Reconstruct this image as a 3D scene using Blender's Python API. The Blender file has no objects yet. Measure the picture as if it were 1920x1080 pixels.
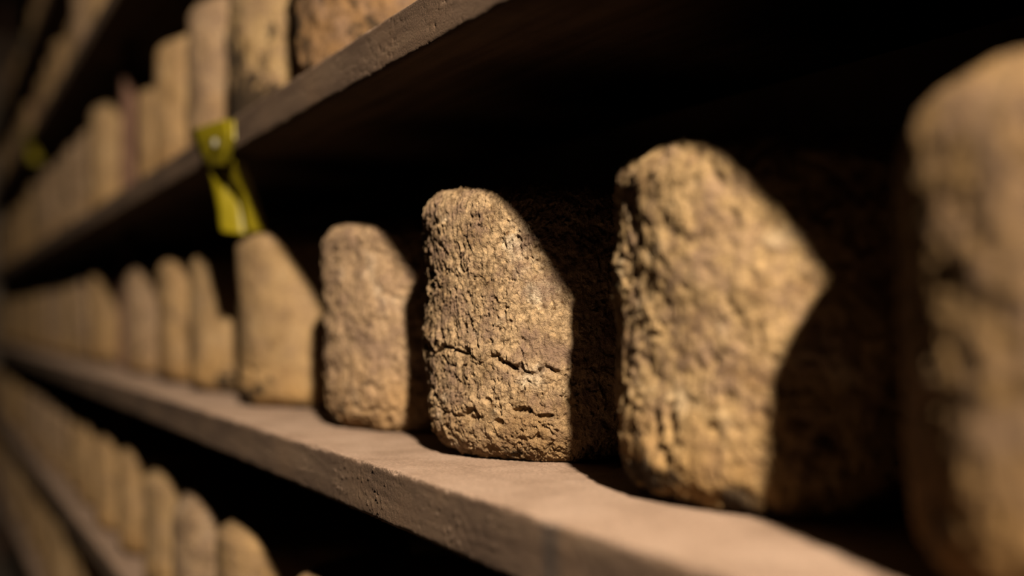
import bpy, math
import numpy as np
from mathutils import Vector

sc = bpy.context.scene
col = sc.collection
PI = math.pi

# ------------------------------------------------------------------ noise
def _h(ix, iy, iz, s):
    with np.errstate(over='ignore'):
        h = (ix.astype(np.uint32) * np.uint32(374761393) + iy.astype(np.uint32) * np.uint32(668265263)
             + iz.astype(np.uint32) * np.uint32(2147483647 - 58) + np.uint32((s * 974711 + 1013) & 0xffffffff))
        h = (h ^ (h >> np.uint32(13))) * np.uint32(1274126177)
        h = (h ^ (h >> np.uint32(16))) * np.uint32(2246822519)
        h = h ^ (h >> np.uint32(15))
    return h

def perlin(P, s=0):
    i = np.floor(P).astype(np.int64); f = P - i
    u = f * f * f * (f * (f * 6 - 15) + 10)
    out = 0.0
    for dx in (0, 1):
        wx = u[:, 0] if dx else 1 - u[:, 0]
        for dy in (0, 1):
            wy = u[:, 1] if dy else 1 - u[:, 1]
            for dz in (0, 1):
                wz = u[:, 2] if dz else 1 - u[:, 2]
                h = _h(i[:, 0] + dx, i[:, 1] + dy, i[:, 2] + dz, s)
                gx = (h & np.uint32(1023)).astype(float) / 511.5 - 1
                gy = ((h >> np.uint32(10)) & np.uint32(1023)).astype(float) / 511.5 - 1
                gz = ((h >> np.uint32(20)) & np.uint32(1023)).astype(float) / 511.5 - 1
                out = out + wx * wy * wz * (gx * (f[:, 0] - dx) + gy * (f[:, 1] - dy) + gz * (f[:, 2] - dz))
    return out * 1.5

def fbm(P, o=4, s=0, g=.5):
    r = 0; a = 1.0
    for k in range(o):
        r = r + a * perlin(P * (2.03 ** k), s + 17 * k); a *= g
    return r

def worley(P, s=0):
    i = np.floor(P).astype(np.int64); f = P - i
    d1 = np.full(len(P), 9.0); idv = np.zeros(len(P))
    for dx in (-1, 0, 1):
        for dy in (-1, 0, 1):
            for dz in (-1, 0, 1):
                h = _h(i[:, 0] + dx, i[:, 1] + dy, i[:, 2] + dz, s)
                a = (h & np.uint32(1023)).astype(float) / 1023
                b = ((h >> np.uint32(10)) & np.uint32(1023)).astype(float) / 1023
                c = ((h >> np.uint32(20)) & np.uint32(1023)).astype(float) / 1023
                d = (dx + a - f[:, 0]) ** 2 + (dy + b - f[:, 1]) ** 2 + (dz + c - f[:, 2]) ** 2
                m = d < d1
                d1 = np.where(m, d, d1); idv = np.where(m, a * .5 + b * .5, idv)
    return np.sqrt(d1), idv

def sstep(a, b, x):
    t = np.clip((x - a) / (b - a), 0, 1); return t * t * (3 - 2 * t)

# ------------------------------------------------------------------ object helpers
def link(name, me, mat=None, parent=None, loc=(0, 0, 0), rz=0):
    o = bpy.data.objects.new(name, me); col.objects.link(o)
    o.location = loc; o.rotation_euler = (0, 0, rz)
    if mat is not None and me is not None and len(me.materials) == 0: me.materials.append(mat)
    if parent is not None: o.parent = parent
    return o

def tag(o, label, cat, group=None):
    o['label'] = label; o['category'] = cat
    if group: o['group'] = group
    return o

def mesh_from(name, V, F, smooth=True):
    me = bpy.data.meshes.new(name)
    V = np.asarray(V, dtype=np.float32)
    lens = np.array([len(f) for f in F], dtype=np.int32) if not isinstance(F, np.ndarray) else np.full(len(F), F.shape[1], dtype=np.int32)
    flat = np.concatenate([np.asarray(f, dtype=np.int32) for f in F]) if not isinstance(F, np.ndarray) else F.astype(np.int32).ravel()
    me.vertices.add(len(V)); me.vertices.foreach_set('co', V.ravel())
    me.loops.add(len(flat)); me.loops.foreach_set('vertex_index', flat)
    me.polygons.add(len(lens))
    st = np.zeros(len(lens), dtype=np.int32); st[1:] = np.cumsum(lens)[:-1]
    me.polygons.foreach_set('loop_start', st)
    me.update(calc_edges=True); me.validate()
    me.polygons.foreach_set('use_smooth', np.full(len(me.polygons), smooth))
    me.update()
    return me

def boxes_mesh(name, boxes, bev=.002):
    import bmesh
    bm = bmesh.new()
    for (x0, x1, y0, y1, z0, z1) in boxes:
        r = bmesh.ops.create_cube(bm, size=1)
        for v in r['verts']:
            v.co = ((x0 + x1) / 2 + v.co.x * (x1 - x0), (y0 + y1) / 2 + v.co.y * (y1 - y0), (z0 + z1) / 2 + v.co.z * (z1 - z0))
    if bev: bmesh.ops.bevel(bm, geom=bm.edges[:], offset=bev, segments=2, affect='EDGES', profile=.5)
    me = bpy.data.meshes.new(name); bm.to_mesh(me); bm.free()
    return me

# ------------------------------------------------------------------ materials
def newmat(name):
    m = bpy.data.materials.new(name); m.use_nodes = True
    nt = m.node_tree; b = nt.nodes['Principled BSDF']
    b.inputs['Roughness'].default_value = .9
    b.inputs['Specular IOR Level'].default_value = .15
    return m, nt, b

def N(nt, t, **kw):
    n = nt.nodes.new(t)
    for k, v in kw.items():
        if k in n.inputs.keys(): n.inputs[k].default_value = v
        else: setattr(n, k, v)
    return n

def ramp(nt, stops):
    r = nt.nodes.new('ShaderNodeValToRGB'); e = r.color_ramp.elements
    e[0].position, e[0].color = stops[0][0], (*stops[0][1], 1)
    e[1].position, e[1].color = stops[-1][0], (*stops[-1][1], 1)
    for p, c in stops[1:-1]:
        q = e.new(p); q.color = (*c, 1)
    return r

def mix(nt, fac, a, b, blend='MIX'):
    m = nt.nodes.new('ShaderNodeMix'); m.data_type = 'RGBA'; m.blend_type = blend
    if isinstance(fac, (int, float)): m.inputs[0].default_value = fac
    else: nt.links.new(fac, m.inputs[0])
    for v, i in ((a, 6), (b, 7)):
        if isinstance(v, tuple): m.inputs[i].default_value = (*v, 1)
        else: nt.links.new(v, m.inputs[i])
    return m.outputs[2]

def rind_material(name, dark, tan, pale, low, mould=.5, mould_z=.07, micro=1.0, scale=1.0, speck=1.0, low_h=1.0):
    m, nt, b = newmat(name); L = nt.links
    tc = N(nt, 'ShaderNodeTexCoord'); oi = N(nt, 'ShaderNodeObjectInfo')
    off = N(nt, 'ShaderNodeVectorMath', operation='SCALE'); off.inputs[0].default_value = (3.1, 1.7, 0)
    L.new(oi.outputs['Random'], off.inputs['Scale'])
    add = N(nt, 'ShaderNodeVectorMath', operation='ADD'); L.new(tc.outputs['Object'], add.inputs[0]); L.new(off.outputs[0], add.inputs[1])
    co = add.outputs[0]
    n1 = N(nt, 'ShaderNodeTexNoise', Scale=28 * scale, Detail=7, Roughness=.62); L.new(co, n1.inputs['Vector'])
    r1 = ramp(nt, [(.33, dark), (.47, tan), (.57, tan), (.69, pale)]); L.new(n1.outputs['Fac'], r1.inputs[0])
    n2 = N(nt, 'ShaderNodeTexNoise', Scale=210 * scale, Detail=6, Roughness=.72); L.new(co, n2.inputs['Vector'])
    r2 = ramp(nt, [(.32, tuple(1 - speck * v for v in (.62, .68, .74))), (.5, (1, 1, 1)), (.68, tuple(1 + speck * v for v in (.45, .42, .36)))]); L.new(n2.outputs['Fac'], r2.inputs[0])
    c = mix(nt, 1.0, r1.outputs[0], r2.outputs[0], 'MULTIPLY')
    n5 = N(nt, 'ShaderNodeTexNoise', Scale=40 * scale, Detail=6, Roughness=.65); o5 = N(nt, 'ShaderNodeVectorMath', operation='ADD'); o5.inputs[1].default_value = (7, 3, 5)
    L.new(co, o5.inputs[0]); L.new(o5.outputs[0], n5.inputs['Vector'])
    r5 = ramp(nt, [(.46, (0, 0, 0)), (.62, (.6 * speck + .1,) * 3)]); L.new(n5.outputs['Fac'], r5.inputs[0])
    c = mix(nt, r5.outputs[0], c, (.25, .17, .125))
    # ochre lower rind, where the wheel has lain on the plank
    sep = N(nt, 'ShaderNodeSeparateXYZ'); L.new(tc.outputs['Object'], sep.inputs[0])
    n3 = N(nt, 'ShaderNodeTexNoise', Scale=22, Detail=5); L.new(co, n3.inputs['Vector'])
    ma = N(nt, 'ShaderNodeMath', operation='MULTIPLY_ADD'); L.new(n3.outputs['Fac'], ma.inputs[0]); ma.inputs[1].default_value = .13; L.new(sep.outputs['Z'], ma.inputs[2])
    mr = N(nt, 'ShaderNodeMapRange'); L.new(ma.outputs[0], mr.inputs['Value'])
    mr.inputs['From Min'].default_value = .035 + .04 * low_h; mr.inputs['From Max'].default_value = .075 + .065 * low_h
    mr.inputs['To Min'].default_value = .8; mr.inputs['To Max'].default_value = 0
    c = mix(nt, mr.outputs[0], c, low)
    # mould blotches
    n4 = N(nt, 'ShaderNodeTexNoise', Scale=24, Detail=6, Roughness=.7); L.new(co, n4.inputs['Vector'])
    mz = N(nt, 'ShaderNodeMapRange'); L.new(sep.outputs['Z'], mz.inputs['Value'])
    mz.inputs['From Min'].default_value = .01; mz.inputs['From Max'].default_value = mould_z
    mz.inputs['To Min'].default_value = .13 * mould; mz.inputs['To Max'].default_value = -.05
    ms = N(nt, 'ShaderNodeMath', operation='ADD'); L.new(n4.outputs['Fac'], ms.inputs[0]); L.new(mz.outputs[0], ms.inputs[1])
    rr = ramp(nt, [(.61, (0, 0, 0)), (.68, (1, 1, 1))]); L.new(ms.outputs[0], rr.inputs[0])
    c = mix(nt, rr.outputs[0], c, (.05, .033, .018))
    # each wheel a little lighter or darker
    mv = N(nt, 'ShaderNodeMapRange'); L.new(oi.outputs['Random'], mv.inputs['Value'])
    mv.inputs['To Min'].default_value = .41; mv.inputs['To Max'].default_value = .50
    c = mix(nt, 1.0, c, (1, .915, .83), 'MULTIPLY')
    vv = N(nt, 'ShaderNodeVectorMath', operation='SCALE'); L.new(c, vv.inputs[0]); L.new(mv.outputs[0], vv.inputs['Scale'])
    L.new(vv.outputs[0], b.inputs['Base Color'])
    nb = N(nt, 'ShaderNodeTexNoise', Scale=600, Detail=4, Roughness=.7); L.new(co, nb.inputs['Vector'])
    bp = N(nt, 'ShaderNodeBump', Strength=.85, Distance=.0012 * micro); L.new(nb.outputs['Fac'], bp.inputs['Height'])
    nv = N(nt, 'ShaderNodeTexVoronoi', Scale=950); L.new(co, nv.inputs['Vector'])
    bv = N(nt, 'ShaderNodeBump', Strength=.5, Distance=.0006 * micro); L.new(nv.outputs['Distance'], bv.inputs['Height']); L.new(bv.outputs[0], bp.inputs['Normal'])
    L.new(bp.outputs[0], b.inputs['Normal'])
    return m

RIND = rind_material('rind_ochre', (.17, .105, .05), (.40, .285, .15), (.52, .42, .28), (.34, .215, .085), mould=1.3)
RIND_HERO = rind_material('rind_craggy', (.19, .125, .065), (.44, .325, .20), (.60, .51, .39), (.31, .195, .085), speck=1.3, micro=1.9, low_h=.6)
RIND_DARK = rind_material('rind_dark_ochre', (.12, .07, .028), (.30, .195, .09), (.40, .29, .17), (.26, .15, .05), mould=1.0)
RIND_GREY = rind_material('rind_grey', (.20, .135, .08), (.42, .30, .19), (.56, .45, .33), (.38, .24, .11))
RIND_SMOOTH = rind_material('rind_smooth', (.30, .20, .10), (.43, .30, .16), (.50, .37, .22), (.40, .25, .10), mould=1.0, micro=.5, speck=.4)
RIND_FAR = rind_material('rind_tan', (.26, .17, .08), (.42, .285, .145), (.48, .35, .20), (.36, .22, .09), mould=.7, micro=.6, speck=.5)
RIND_MOULD = rind_material('rind_mouldy', (.20, .13, .06), (.46, .33, .17), (.56, .43, .26), (.40, .27, .12), mould=2.3, mould_z=.16)
RIND_ROUGH = rind_material('rind_rough_brown', (.10, .06, .03), (.27, .165, .08), (.36, .235, .13), (.23, .135, .06), mould=1.2, mould_z=.30)

def plank_material():
    m, nt, b = newmat('aged_plank'); L = nt.links
    tc = N(nt, 'ShaderNodeTexCoord')
    mp = N(nt, 'ShaderNodeMapping'); mp.inputs['Scale'].default_value = (40, 2.2, 40); L.new(tc.outputs['Object'], mp.inputs['Vector'])
    g = N(nt, 'ShaderNodeTexNoise', Scale=1.6, Detail=7, Roughness=.6); L.new(mp.outputs[0], g.inputs['Vector'])
    rg = ramp(nt, [(.3, (.078, .047, .030)), (.5, (.122, .076, .049)), (.72, (.175, .115, .074))]); L.new(g.outputs['Fac'], rg.inputs[0])
    s = N(nt, 'ShaderNodeTexNoise', Scale=9, Detail=6, Roughness=.65); L.new(tc.outputs['Object'], s.inputs['Vector'])
    rs = ramp(nt, [(.3, (.62, .6, .62)), (.5, (1, 1, 1)), (.7, (1.15, 1.1, 1.02))]); L.new(s.outputs['Fac'], rs.inputs[0])
    c = mix(nt, .9, rg.outputs[0], rs.outputs[0], 'MULTIPLY')
    # pale rind dust lies on the upper side of the board
    ge = N(nt, 'ShaderNodeNewGeometry'); sp = N(nt, 'ShaderNodeSeparateXYZ'); L.new(ge.outputs['True Normal'], sp.inputs[0])
    dn = N(nt, 'ShaderNodeTexNoise', Scale=120, Detail=5, Roughness=.7); L.new(tc.outputs['Object'], dn.inputs['Vector'])
    md = N(nt, 'ShaderNodeMath', operation='MULTIPLY_ADD'); L.new(dn.outputs['Fac'], md.inputs[0]); md.inputs[1].default_value = .5; L.new(sp.outputs['Z'], md.inputs[2])
    mr = N(nt, 'ShaderNodeMapRange'); L.new(md.outputs[0], mr.inputs['Value'])
    mr.inputs['From Min'].default_value = .72; mr.inputs['From Max'].default_value = 1.1
    d2 = N(nt, 'ShaderNodeTexNoise', Scale=14, Detail=6, Roughness=.6); L.new(tc.outputs['Object'], d2.inputs['Vector'])
    rd = ramp(nt, [(.32, (.26, .17, .118)), (.5, (.345, .232, .166)), (.7, (.41, .285, .21))]); L.new(d2.outputs['Fac'], rd.inputs[0])
    fs = N(nt, 'ShaderNodeTexNoise', Scale=340, Detail=5, Roughness=.7); L.new(tc.outputs['Object'], fs.inputs['Vector'])
    rf = ramp(nt, [(.3, (.68, .66, .64)), (.5, (1, 1, 1)), (.7, (1.3, 1.28, 1.25))]); L.new(fs.outputs['Fac'], rf.inputs[0])
    dust = mix(nt, .9, rd.outputs[0], rf.outputs[0], 'MULTIPLY')
    # an old dark drip stain on the board's face
    so = N(nt, 'ShaderNodeSeparateXYZ'); L.new(tc.outputs['Object'], so.inputs[0])
    sn = N(nt, 'ShaderNodeTexNoise', Scale=30, Detail=4); L.new(tc.outputs['Object'], sn.inputs['Vector'])
    s1 = N(nt, 'ShaderNodeMath', operation='MULTIPLY_ADD'); L.new(sn.outputs['Fac'], s1.inputs[0]); s1.inputs[1].default_value = .014; L.new(so.outputs['Y'], s1.inputs[2])
    s2 = N(nt, 'ShaderNodeMath', operation='SUBTRACT'); L.new(s1.outputs[0], s2.inputs[0]); s2.inputs[1].default_value = .545
    s3 = N(nt, 'ShaderNodeMath', operation='ABSOLUTE'); L.new(s2.outputs[0], s3.inputs[0])
    s4 = N(nt, 'ShaderNodeMapRange'); L.new(s3.outputs[0], s4.inputs['Value']); s4.inputs['From Min'].default_value = .004; s4.inputs['From Max'].default_value = .013
    s4.inputs['To Min'].default_value = .6; s4.inputs['To Max'].default_value = 0
    c = mix(nt, s4.outputs[0], c, (.04, .034, .032))
    c = mix(nt, mr.outputs[0], c, dust)
    vv = N(nt, 'ShaderNodeVectorMath', operation='SCALE'); L.new(c, vv.inputs[0]); vv.inputs['Scale'].default_value = .66
    L.new(vv.outputs[0], b.inputs['Base Color'])
    nb = N(nt, 'ShaderNodeTexNoise', Scale=520, Detail=4, Roughness=.7); L.new(tc.outputs['Object'], nb.inputs['Vector'])
    bp = N(nt, 'ShaderNodeBump', Strength=.9, Distance=.0014); L.new(nb.outputs['Fac'], bp.inputs['Height'])
    bg = N(nt, 'ShaderNodeBump', Strength=.4, Distance=.0012); L.new(g.outputs['Fac'], bg.inputs['Height']); L.new(bp.outputs[0], bg.inputs['Normal'])
    L.new(bg.outputs[0], b.inputs['Normal'])
    return m
PLANK = plank_material()

def simple(name, ca, cb, scale=6, rough=.95, bump=.01):
    m, nt, b = newmat(name); L = nt.links; b.inputs['Roughness'].default_value = rough
    tc = N(nt, 'ShaderNodeTexCoord')
    n = N(nt, 'ShaderNodeTexNoise', Scale=scale, Detail=8, Roughness=.6); L.new(tc.outputs['Object'], n.inputs['Vector'])
    r = ramp(nt, [(.3, ca), (.7, cb)]); L.new(n.outputs['Fac'], r.inputs[0]); L.new(r.outputs[0], b.inputs['Base Color'])
    if bump:
        bp = N(nt, 'ShaderNodeBump', Strength=.7, Distance=bump); L.new(n.outputs['Fac'], bp.inputs['Height']); L.new(bp.outputs[0], b.inputs['Normal'])
    return m, b
STONE, _ = simple('cellar_stone', (.05, .04, .032), (.13, .10, .075), 5)
EARTH, _ = simple('cellar_floor', (.05, .038, .028), (.10, .075, .055), 8)
POST, _ = simple('red_brown_timber', (.055, .028, .018), (.085, .045, .03), 30, bump=.002)
PLASTIC, pb = simple('yellow_green_plastic', (.105, .082, .001), (.15, .115, .002), 30, rough=.45, bump=.001)
pb.inputs['Specular IOR Level'].default_value = .4
PIN, _ = simple('pale_pin', (.13, .12, .09), (.17, .155, .12), 60, rough=.4, bump=0)

# ------------------------------------------------------------------ dimensions (metres)
XE = .304                       # aisle-side edge of the planks
DEPTH = .315
TH = .041
PITCH = .330
ZB = 1.200                      # upper side of the middle shelf
CAMZ = ZB + .1085
LEVELS = {'lowest': ZB - 2 * PITCH + .02, 'lower': ZB - PITCH + .012, 'middle': ZB, 'upper': CAMZ + .242,
          'high': CAMZ + .657, 'topmost': CAMZ + .99}
XU = .328                       # the boards above sit a little further back
EDGE = {'lowest': XE, 'lower': XE, 'middle': XE, 'upper': XU, 'high': XU, 'topmost': XU}
POSTS = (2.63, 4.85, 6.95)
PW = .030

# ------------------------------------------------------------------ cheese wheel
def wheel_profile(R, H, rb, rt, taper, step, capstep):
    pts = []
    for r in np.arange(.012, R - rb - 1e-6, capstep): pts.append((r, 0, 0, -1))
    n = max(4, int(rb * PI / 2 / step))
    for k in range(n + 1):
        a = k / n * PI / 2
        pts.append((R - rb + rb * math.sin(a), rb - rb * math.cos(a), math.sin(a), -math.cos(a)))
    m = max(4, int((H - rb - rt) / step))
    for k in range(1, m): pts.append((R, rb + (H - rb - rt) * k / m, 1, 0))
    n = max(4, int(rt * PI / 2 / step))
    for k in range(n + 1):
        a = k / n * PI / 2
        pts.append((R - rt + rt * math.cos(a), H - rt + rt * math.sin(a), math.cos(a), math.sin(a)))
    for r in np.arange(R - rt - capstep, .01, -capstep): pts.append((r, H, 0, 1))
    P = np.array(pts)
    z = P[:, 1] / H
    P[:, 0] *= 1 - taper * (1 - z) ** 1.5 + .012 * np.sin(z * PI)
    return P

def wheel_mesh(name, R=.116, H=.2, rb=.026, rt=.018, taper=.03, seed=0, step=.003, fine=None, da=3.0, lump=1.0, med=1.0, grain=1.0,
               ridge=0.0, cracks=(), holes=(), pits=1.0):
    """fine = (from_deg, to_deg, step_deg): a sector with closer columns"""
    A = []
    a = 0.0
    while a < 360 - 1e-6:
        A.append(a)
        if fine and fine[0] <= a < fine[1]: a += fine[2]
        else: a += da
    A = np.radians(np.array(A)); nc = len(A)
    P = wheel_profile(R, H, rb, rt, taper, step, .012); nr = len(P)
    AA, RR = np.meshgrid(A, P[:, 0]); _, ZZ = np.meshgrid(A, P[:, 1])
    _, NR = np.meshgrid(A, P[:, 2]); _, NZ = np.meshgrid(A, P[:, 3])
    ca, sa = np.cos(AA).ravel(), np.sin(AA).ravel()
    r, z = RR.ravel(), ZZ.ravel(); nrr, nz = NR.ravel(), NZ.ravel()
    Q = np.stack([r * ca, r * sa, z], 1)
    S = Q + np.array([seed * 1.37, seed * .71, seed * 2.3])
    d = .0035 * lump * fbm(S * 13, 2, seed)
    wv = S + .003 * np.stack([perlin(S * 70, seed + 3), perlin(S * 70, seed + 5), perlin(S * 70, seed + 7)], 1)
    d += .0013 * med * fbm(wv * 60, 3, seed + 11)
    side = np.clip(nrr, 0, 1)
    low = 1 - sstep(.03, .12, z)
    if pits:
        w2, i2 = worley(wv * 75, seed + 23)
        d -= .0030 * pits * (.3 + .7 * low) * sstep(.42, .12, w2) * (i2 > .5)
    if grain:
        G = wv * np.array([1, 1, .7])
        g = fbm(G * 150, 4, seed + 31, .68)
        d += .00075 * grain * g
        patch = .35 + .65 * sstep(-.25, .35, perlin(S * 26, seed + 45) + .3 * low)
        d -= .0016 * grain * patch * sstep(.22, .62, fbm(G * 190, 3, seed + 41, .6))
        d += .0009 * grain * patch * sstep(.30, .55, fbm(G * 230, 2, seed + 47, .6))
    if ridge:
        th = AA.ravel()
        T = np.stack([th * R * 300 + 4 * perlin(S * 30, seed + 50), z * 55, r * 40], 1)
        d += .0007 * ridge * perlin(T, seed + 51) * side * sstep(.05, .09, z)
    th = np.degrees(AA.ravel())
    for (pl, wd, dp, ledge) in cracks:
        wa = th + 2.4 * perlin(S * 70, seed + 61) + 1.0 * perlin(S * 260, seed + 62); wz = z + .0055 * perlin(S * 75, seed + 67) + .0022 * perlin(S * 260, seed + 69)
        x = np.radians(wa) * R; best = np.full(len(x), 9.0); sgn = np.zeros(len(x))
        for (a0, z0), (a1, z1) in zip(pl, pl[1:]):
            x0, x1 = math.radians(a0) * R, math.radians(a1) * R
            dx, dz = x1 - x0, z1 - z0; L2 = dx * dx + dz * dz
            t = np.clip(((x - x0) * dx + (wz - z0) * dz) / L2, 0, 1)
            ex, ez = x - x0 - t * dx, wz - z0 - t * dz
            dd = np.sqrt(ex * ex + ez * ez); m = dd < best
            best = np.where(m, dd, best); sgn = np.where(m, ez, sgn)
        vary = .4 + 1.2 * np.clip(perlin(S * 55, seed + 71) + .35, 0, 1)
        d -= dp * vary * np.exp(-(best / (wd * (.6 + .6 * np.clip(vary, 0, 1.3)))) ** 2) * (side > .3)
        d += ledge * np.exp(-(best / .009) ** 2) * sstep(-.001, .001, sgn) * side
    for (a0, z0, ra, rz_, dp) in holes:
        q = ((th - a0) / ra) ** 2 + ((z - z0) / rz_) ** 2 + .6 * perlin(S * 160, seed + 81)
        d -= dp * sstep(1.15, .35, q)
    d *= np.where(nz < -.97, .15, 1)
    V = Q + d[:, None] * np.stack([nrr * ca, nrr * sa, nz], 1)
    V[:, 2] = np.maximum(V[:, 2], 0.0)
    idx = np.arange(nr * nc).reshape(nr, nc); nx = np.roll(idx, -1, 1)
    F = np.stack([idx[:-1], nx[:-1], nx[1:], idx[1:]], -1).reshape(-1, 4)
    nV = len(V)
    V = np.vstack([V, [[0, 0, 0.0]], [[0, 0, H]]])
    tri = [(int(b_), int(a_), nV) for a_, b_ in zip(idx[0], nx[0])] + [(int(a_), int(b_), nV + 1) for a_, b_ in zip(idx[-1], nx[-1])]
    F = [tuple(x) for x in F.tolist()] + tri
    return mesh_from(name, V, F)

def place(me, mat, name, x, y, z, rz=0.0, sx=1.0, sz=1.0):
    if len(me.materials) == 0: me.materials.append(mat)
    o = bpy.data.objects.new(name, me); col.objects.link(o)
    o.location = (x, y, z); o.rotation_euler = (0, 0, rz); o.scale = (sx, sx, sz)
    return o

R0 = .116
XC = .366 + R0
# -- the near wheels of the middle shelf, each its own shape
m1 = wheel_mesh('cheese_near', H=.213, seed=4, step=.0022, da=1.0, lump=.8, med=1.2, rt=.042, cracks=(), pits=1.0)
m2 = wheel_mesh('cheese_second', H=.215, seed=9, step=.0012, fine=(150, 290, .55), da=2, lump=1.2, med=1.5, grain=1.5, rt=.026, pits=1.0,
                holes=((183, .045, 3, .012, .004), (189, .05, 2.5, .013, .004), (186, .03, 2, .008, .003)))
crackA = [(164, .094), (176, .083), (184, .084), (190, .089), (197, .084), (206, .078), (212, .079), (219, .076), (226, .068), (231, .071), (240, .070)]
crackB = [(206, .078), (209, .070), (211, .060)]
crackC = [(219, .076), (222, .068), (228, .062)]
crackD = [(166, .060), (178, .047), (188, .036), (196, .034), (205, .037)]
crackE = [(196, .150), (197.5, .130), (197, .112), (199, .098)]
m3 = wheel_mesh('cheese_hero', H=.211, seed=21, step=.00062, fine=(148, 262, .29), da=2, lump=1.0, med=1.0, grain=1.45, ridge=1.3, rb=.034, rt=.017, taper=.035,
                pits=1.0, cracks=((crackA, .0016, .0042, .0016), (crackB, .0011, .0025, 0), (crackC, .0012, .003, .0006), (crackD, .0018, .0035, .001), (crackE, .0008, .0016, 0)),
                holes=((224, .040, 4, .0035, .006), (214, .030, 2.4, .004, .004), (233, .036, 4, .0025, .005), (210, .047, 1.5, .003, .003)))
m4 = wheel_mesh('cheese_fourth', seed=33, step=.0012, fine=(150, 280, .6), da=2, H=.205, lump=1.3, med=1.7, grain=1.4, rb=.024, rt=.02, pits=.8,
                cracks=(([(160, .05), (176, .035), (190, .026), (205, .02), (225, .024)], .002, .004, .001),))
m5 = wheel_mesh('cheese_fifth', seed=41, step=.002, da=1.2, H=.218, lump=1.1, med=.6, grain=.5, rb=.022, rt=.022, pits=.5,
                cracks=(([(165, .06), (178, .05), (192, .046), (215, .05)], .003, .004, 0),))
# -- shapes for the further wheels
var = [wheel_mesh('cheese_far', seed=50 + k, step=.004, da=3, H=h, lump=1.4, med=.9, grain=.6, rb=b_, rt=t_, pits=.6, taper=tp)
       for k, (h, b_, t_, tp) in enumerate(((.205, .024, .020, .03), (.212, .020, .026, .02), (.198, .028, .022, .04), (.208, .022, .030, .03)))]
vmat = [RIND_FAR, RIND_SMOOTH, RIND_FAR, RIND_GREY]
for me, mt in zip(var, vmat): me.materials.append(mt)
mA1 = wheel_mesh('cheese_rough', seed=61, step=.002, da=1.2, H=.21, lump=1.6, med=1.6, grain=1.0, rb=.03, rt=.02, pits=1.5)
mA2 = wheel_mesh('cheese_mouldy', seed=66, step=.0025, da=1.5, H=.21, lump=1.0, med=.7, grain=.6, rb=.018, rt=.02, pits=.6)

G_MID, G_UP, G_LOW, G_HI, G_TOP, G_BOT = ('cheese wheels on the middle shelf', 'cheese wheels on the upper shelf', 'cheese wheels on the lower shelf',
                                          'cheese wheels on the high shelf', 'cheese wheels on the topmost loaded shelf', 'cheese wheels on the lowest shelf')
def cw(me, mat, x, y, z, rz, label, group, sx=1.0, sz=1.0):
    return tag(place(me, mat, 'cheese_wheel', x, y, z + .0006, rz, sx, sz), label, 'cheese', group)

cw(m1, RIND_DARK, .457, .2755, ZB, 0.3, 'huge out-of-focus cheese wheel cut off by the right edge of the photo', G_MID)
cw(m2, RIND, XC + .011, .554, ZB, 0, 'softly blurred ochre cheese wheel between the sharp cracked one and the nearest one', G_MID)
cw(m3, RIND_HERO, XC, .833, ZB, 0, 'sharply focused cheese wheel with craggy rind and a winding horizontal crack', G_MID)
cw(m4, RIND_GREY, XC, 1.097, ZB, 0, 'greyish pitted cheese wheel directly behind the sharp cracked one', G_MID)
cw(m5, RIND_SMOOTH, XC - .006, 1.432, ZB, 0, 'smooth tan cheese wheel below the yellow strip, dark mould marks near its foot', G_MID)
cw(var[1], None, XC, 1.757, ZB, 1.0, 'blurred tan cheese wheel second beyond the greyish pitted one on the middle shelf', G_MID)
cw(var[0], None, XC, 2.020, ZB, 2.2, 'blurred cheese wheel third beyond the greyish pitted one on the middle shelf', G_MID, sz=1.02)
cw(var[3], None, XC, 2.385, ZB, 4.0, 'blurred cheese wheel just in front of the red-brown post on the middle shelf', G_MID, sz=1.04)
cw(var[2], None, XC, 2.955, ZB, 5.0, 'blurred cheese wheel just behind the red-brown post on the middle shelf', G_MID, sz=1.1)

rng = np.random.RandomState(7)
def far_row(y, y1, z, xf, label, group, gap=.262, zz=1.0):
    while y < y1:
        for p in POSTS:
            if abs(y - p) < R0 + PW / 2 + .02: y = p + R0 + PW / 2 + .022
        k = rng.randint(4)
        cw(var[k], None, xf + R0 + rng.uniform(-.006, .012), y, z, rng.uniform(0, 6.28), label, group, sz=zz * rng.uniform(.97, 1.05))
        y += gap + rng.uniform(0, .05)

far_row(3.24, 6.9, ZB, .366, 'blurred cheese wheel deep down the middle shelf, well beyond the red-brown post', G_MID)

ZA = LEVELS['upper']; XA = .338; XB = .362
cw(mA1, RIND_ROUGH, XB + R0, 1.19, ZA, 0, 'rough dark brown cheese wheel, nearest on the upper shelf, cut by the photo top', G_UP, sz=1.15)
cw(mA2, RIND_MOULD, XB + R0, 1.505, ZA, .8, 'pale cheese wheel with black mould at its foot, on the upper shelf', G_UP, sz=1.15)
cw(var[3], None, XB + R0, 1.76, ZA, .5, 'narrow-looking pale cheese wheel behind the one with black mould, upper shelf', G_UP, sz=1.2)
cw(var[0], None, XB + R0, 2.045, ZA, 3.5, 'blurred round-topped cheese wheel, third beyond the rough brown one, upper shelf', G_UP, sz=1.2)
cw(var[2], None, XB + .012 + R0, 2.30, ZA, 1.5, 'blurred cheese wheel peeping out behind the round-topped one on the upper shelf', G_UP, sz=1.05)
cw(var[1], None, XB + .005 + R0, 2.965, ZA, 5.5, 'blurred tan cheese wheel with a peaked top, behind the post on the upper shelf', G_UP, sz=1.36)
far_row(3.26, 6.9, ZA, XB, 'blurred tan cheese wheel far along the upper shelf, beyond the one with the peaked light', G_UP, zz=1.25)

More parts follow.
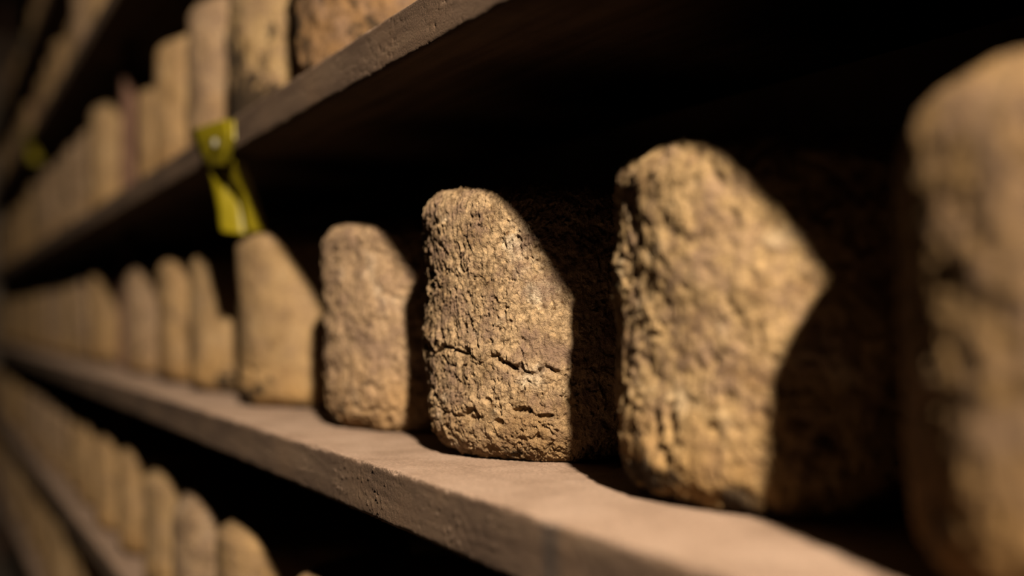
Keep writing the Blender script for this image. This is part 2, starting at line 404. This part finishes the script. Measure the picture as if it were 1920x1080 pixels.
ZE = LEVELS['lower']
XL = .320
cw(var[2], None, XL + R0, 1.065, ZE, .4, 'blurred cheese wheel at the bottom edge of the photo, nearest on the lower shelf', G_LOW, sz=.88)
cw(var[0], None, XL + R0, 1.365, ZE, 1.4, 'blurred domed cheese wheel, second along the lower shelf from the bottom edge', G_LOW, sz=.87)
cw(var[3], None, XL + R0, 1.63, ZE, 2.4, 'blurred cheese wheel, third along the lower shelf from the bottom edge', G_LOW, sz=.87)
cw(var[1], None, XL + R0, 1.875, ZE, 4.4, 'blurred yellowish cheese wheel, fourth along the lower shelf from the bottom edge', G_LOW, sz=.87)
far_row(2.18, 6.9, ZE, XL, 'blurred brown cheese wheel in the far run of the lower shelf, deep in blur', G_LOW, zz=.9, gap=.245)
far_row(2.99, 6.9, LEVELS['high'], XB, 'blurred cheese wheel on the steep shelf second above the middle one', G_HI, zz=1.12)
far_row(3.2, 6.9, LEVELS['topmost'], XB, 'dim blurred cheese wheel on the highest loaded shelf at the far top left', G_TOP)
far_row(2.9, 6.9, LEVELS['lowest'], XL, 'dim blurred cheese wheel on the lowest visible shelf, bottom left corner', G_BOT, zz=1.1)

# ------------------------------------------------------------------ planks
def plank_mesh(name, y0, y1, seed, fine=None, grit=0.0, pores=0.0):
    c = .0035
    prof = []                                       # (x, z, nx, nz), x from the front edge inward
    s = .0016 if fine else .008
    for x in (DEPTH, DEPTH * .6, DEPTH * .3, .06, .03, .015): prof.append((x, -TH, 0, -1))
    for k in range(5):
        a = k / 4 * PI / 2; prof.append((c - c * math.sin(a), -TH + c - c * math.cos(a), -math.sin(a), -math.cos(a)))
    n = int((TH - 2 * c) / s)
    for k in range(1, n): prof.append((0, -TH + c + (TH - 2 * c) * k / n, -1, 0))
    for k in range(7):
        a = k / 6 * PI / 2; prof.append((c - c * math.cos(a), -c + c * math.sin(a), -math.cos(a), math.sin(a)))
    x = c + s
    while x < .11: prof.append((x, 0, 0, 1)); x += s * 1.2
    for x in (.14, .2, .26, DEPTH): prof.append((x, 0, 0, 1))
    P = np.array(prof); npf = len(P)
    Y = []; y = y0
    while y < y1 - 1e-6:
        Y.append(y); y += (fine[2] if fine and fine[0] <= y < fine[1] else .02)
    Y.append(y1); Y = np.array(Y); ny = len(Y)
    X = np.tile(P[:, 0], ny); Z = np.tile(P[:, 1], ny); NX = np.tile(P[:, 2], ny); NZ = np.tile(P[:, 3], ny); YY = np.repeat(Y, npf)
    Q = np.stack([X, YY, Z], 1); S = Q + seed * 3.7
    d = .00045 * fbm(S * np.array([30, 5, 30]), 3, seed) + .00025 * fbm(S * np.array([200, 30, 200]), 2, seed + 5)
    edge = np.clip(np.abs(NX * NZ) * 2, 0, 1)
    d -= edge * .0011 * np.clip(fbm(S * np.array([20, 26, 20]), 3, seed + 9) + .3, 0, 2)
    if grit:
        w, i_ = worley(S * 230, seed + 1); msk = sstep(-.15, .35, perlin(S * 14, seed + 2))
        d += grit * .0011 * sstep(.40, .10, w) * (i_ > .5) * (msk + .15)
        d += grit * .0004 * perlin(S * 420, seed + 8)
    if pores:
        w, i_ = worley(S * np.array([260, 170, 260]), seed + 4)
        d -= pores * .0012 * sstep(.42, .12, w) * (i_ > .48) * (NX < -.5) * sstep(-.1, .3, perlin(S * 11, seed + 6) + .1)
    d = np.where(NZ > .7, np.minimum(d, .0004), d)
    back = X > DEPTH - 1e-6
    d[back] = 0
    V = Q + d[:, None] * np.stack([NX, np.zeros_like(NX), NZ], 1)
    idx = np.arange(ny * npf).reshape(ny, npf); nx = np.roll(idx, -1, 1)
    F = [tuple(f) for f in np.stack([idx[:-1], idx[1:], nx[1:], nx[:-1]], -1).reshape(-1, 4).tolist()]
    F.append(tuple(int(k) for k in idx[0])); F.append(tuple(int(k) for k in idx[-1][::-1]))
    me = mesh_from(name, V, F)
    return me

where = {'lowest': 'lowest visible shelf, bottom left corner', 'lower': 'shelf just below the middle one', 'middle': 'middle shelf',
         'upper': 'shelf just above the middle one', 'high': 'steep second shelf above the middle one', 'topmost': 'highest loaded shelf'}
near_lab = {'lowest': 'brown plank of the lowest shelf, a dim sliver at bottom left',
            'lower': 'dark brown plank of the lower shelf, blurred at bottom left',
            'middle': 'dusty wooden plank carrying the sharply focused cheese wheel',
            'upper': 'porous wooden plank overhead with the yellow strip pinned to its edge',
            'high': 'near plank of the steep shelf second above the middle, mostly out of view',
            'topmost': 'near plank of the highest loaded shelf at the top left'}
gen = {}
for q, lev in enumerate(LEVELS):
    z = LEVELS[lev]
    y0 = -.75
    for k, p in enumerate(POSTS):
        y1 = p - .001
        if k == 0 and lev == 'middle': me = plank_mesh('plank', y0, y1, 3, (.30, 1.35, .0018), 1.0, .2)
        elif k == 0 and lev == 'upper': me = plank_mesh('plank', y0, y1, 8, (.35, 1.40, .0018), .4, 1.0)
        else: me = plank_mesh('plank', y0, y1, 20 + q * 5 + k)
        if k == 0: lab = near_lab[lev]
        elif k == 1: lab = 'blurred plank past the first red-brown post, ' + where[lev]
        else: lab = 'far end plank past the second post, ' + where[lev]
        show = {'middle': 3, 'upper': 3, 'lower': 3, 'high': 3, 'topmost': 3, 'lowest': 3}[lev]
        if k < show:
            o = link('shelf_plank', me, PLANK, None, (EDGE[lev], 0, z))
            tag(o, lab, 'shelf', 'planks of the ripening rack')
        y0 = p + .001

# ------------------------------------------------------------------ rack frames
for k, p in enumerate(POSTS):
    t = link('rack_upright', None, None, None, (XE + .088, p, 0))
    t.empty_display_size = .1
    tag(t, ('red-brown post rising between the wheels at the first plank joint, far down the rack',
            'second post of the rack, deep in the blurred distance', 'last post at the far end of the rack')[k], 'upright', 'posts of the ripening rack')
    zs = [0.0] + [z for z in LEVELS.values()]
    tops = [z - TH - .0012 for z in LEVELS.values()] + [3.1]
    for za, zb in zip(zs, tops):
        link('post', boxes_mesh('post', [(0, .030, -PW / 2, PW / 2, za + .0012, zb)], .003), POST, t)
        link('post', boxes_mesh('post', [(DEPTH - .14, DEPTH - .10, -PW / 2, PW / 2, za + .0012, zb)], .003), POST, t)

# ------------------------------------------------------------------ yellow strips
def ribbon(sections, th=.0006, cols=9, curl=.0):
    """sections: list of (left point, right point); makes a thick curved band"""
    V, F = [], []
    sec = [(Vector(a), Vector(b)) for a, b in sections]
    ns = (len(sec) - 1) * 6 + 1
    def at(t):
        i = min(int(t), len(sec) - 2); f = t - i; f = f * f * (3 - 2 * f) * .5 + f * .5
        return sec[i][0].lerp(sec[i + 1][0], f), sec[i][1].lerp(sec[i + 1][1], f)
    grid = []
    for r in range(ns):
        a, b = at(r / 6)
        row = []
        for c in range(cols):
            u = c / (cols - 1); p = a.lerp(b, u)
            p = p + Vector((0, -1, 0)) * curl * (1 - (2 * u - 1) ** 2) + Vector((0, .002, 0)) * math.sin(u * 9 + r * .35)
            row.append(p)
        grid.append(row)
    for side in (0, 1):
        for r in range(ns):
            for c in range(cols):
                du = grid[r][min(c + 1, cols - 1)] - grid[r][max(c - 1, 0)]
                dv = grid[min(r + 1, ns - 1)][c] - grid[max(r - 1, 0)][c]
                n = du.cross(dv); n = n.normalized() if n.length > 1e-12 else Vector((0, -1, 0))
                V.append(grid[r][c] + n * (th / 2 if side else -th / 2))
    o = ns * cols
    for r in range(ns - 1):
        for c in range(cols - 1):
            a = r * cols + c
            F.append((a, a + 1, a + cols + 1, a + cols)); F.append((o + a, o + a + cols, o + a + cols + 1, o + a + 1))
    for r in range(ns - 1):
        a = r * cols; F.append((a, a + cols, o + a + cols, o + a)); b = a + cols - 1; F.append((b, o + b, o + b + cols, b + cols))
    for c in range(cols - 1):
        F.append((c, o + c, o + c + 1, c + 1)); a = (ns - 1) * cols + c; F.append((a, a + 1, o + a + 1, o + a))
    return V, F

def make_strip(y, z, label, s=1.0):
    # origin: the pin on the plank's front face
    t = link('plastic_strip', None, None, None, (XU, y, z)); t.empty_display_size = .03; t.scale = (s, s, s)
    tag(t, label, 'strip', 'yellow strips pinned to plank edges')
    flap = [((-.022, .03, .026), (-.004, -.085, .024)), ((-.021, .02, .010), (-.004, -.095, .004)), ((-.015, .01, -.012), (-.004, -.088, -.014)), ((-.008, .0, -.026), (-.004, -.070, -.030))]
    wrap = [((-.002, .015, .024), (-.002, -.110, .020)), ((-.0025, .015, 0), (-.0025, -.114, -.004)), ((-.003, .015, -.018), (-.003, -.095, -.026))]
    tail = [((-.011, .0, -.014), (.010, -.020, -.024)), ((-.004, .0, -.045), (.022, -.020, -.048)), ((.004, .0, -.082), (.036, -.020, -.082)), ((.008, -.002, -.106), (.046, -.022, -.112))]
    back = [((-.005, -.04, -.023), (.012, -.092, -.026)), ((.020, -.05, -.060), (.036, -.06, -.060)), ((.034, -.03, -.108), (.062, -.04, -.112))]
    for nm, secs, cu in (('flap', flap, .006), ('band', wrap, 0), ('tail', tail, .008), ('tail', back, .004)):
        if nm == 'band': secs = [((a[0], a[1], a[2]), (b[0], b[1], b[2])) for a, b in secs]
        V, F = ribbon(secs, curl=cu)
        if nm == 'band':
            V = [Vector((min(v.x, -.0015), v.y, v.z)) for v in V]
            for i in range(len(V) // 2): V[i] = V[i] + Vector((.0006, 0, 0))
        me = mesh_from(nm, [tuple(v) for v in V], F)
        link(nm, me, PLASTIC, t)
    import bmesh
    bm = bmesh.new()
    bmesh.ops.create_uvsphere(bm, u_segments=20, v_segments=10, radius=.006)
    for v in bm.verts: v.co.x *= .55
    bmesh.ops.translate(bm, vec=(-.0125, -.055, -.002), verts=bm.verts)
    me = bpy.data.meshes.new('pin'); bm.to_mesh(me); bm.free()
    for p in me.polygons: p.use_smooth = True
    pn = link('pin', me, PIN, t); pn['label'] = 'pale round-headed pin'
    return t
make_strip(1.445, ZA - .025, 'yellow-green plastic strip hanging from the upper shelf edge above the smooth tan wheel')
make_strip(4.3, LEVELS['high'] - .025, 'small blurred green strip on the steep shelf at the far left', .75)

# ------------------------------------------------------------------ the cellar
def struct(name, boxes, mat):
    o = link(name, boxes_mesh(name, boxes, 0), mat); o['kind'] = 'structure'; return o
struct('floor', [(-1.6, .9, -3.2, 8.2, -.1, 0)], EARTH)
struct('ceiling', [(-1.6, .9, -3.2, 8.2, 3.15, 3.25)], STONE)
struct('wall_right', [(.72, .9, -3.2, 8.2, 0, 3.15)], STONE)
struct('wall_far', [(-1.6, .72, 8.0, 8.2, 0, 3.15)], STONE)

# ------------------------------------------------------------------ light
L = bpy.data.lights.new('cellar_spotlight', 'SPOT'); L.energy = 1740; L.color = (1.0, .86, .67); L.shadow_soft_size = .05
L.spot_size = math.radians(58); L.spot_blend = .8
lo = bpy.data.objects.new('cellar_spotlight', L); col.objects.link(lo)
AZ, EL, DIST = math.radians(17.8), math.radians(30.8), 2.5
lo.location = (.42 - DIST * math.sin(AZ), .72 - DIST * math.cos(AZ), CAMZ + .01 + DIST * math.tan(EL))
aim = Vector((.46, 1.75, 1.42))
lo.rotation_euler = (aim - lo.location).to_track_quat('-Z', 'Y').to_euler()
w = bpy.data.worlds.new('cellar_dark'); sc.world = w; w.use_nodes = True
w.node_tree.nodes['Background'].inputs[0].default_value = (1, .6, .38, 1)
w.node_tree.nodes['Background'].inputs[1].default_value = .0008

# ------------------------------------------------------------------ camera
cd = bpy.data.cameras.new('camera'); cam = bpy.data.objects.new('camera', cd); col.objects.link(cam)
cd.lens = 40; cd.sensor_width = 36; cd.clip_start = .02
cam.location = (0, 0, CAMZ)
cam.rotation_euler = (math.radians(90 + 1.61), 0, -math.radians(27.49))
cd.dof.use_dof = True; cd.dof.focus_distance = .845; cd.dof.aperture_fstop = 1.8
sc.camera = cam

sc.view_settings.view_transform = 'Standard'; sc.view_settings.look = 'None'
sc.view_settings.gamma = 1; sc.view_settings.exposure = 0
sc.cycles.use_denoising = True
sc.cycles.max_bounces = 6
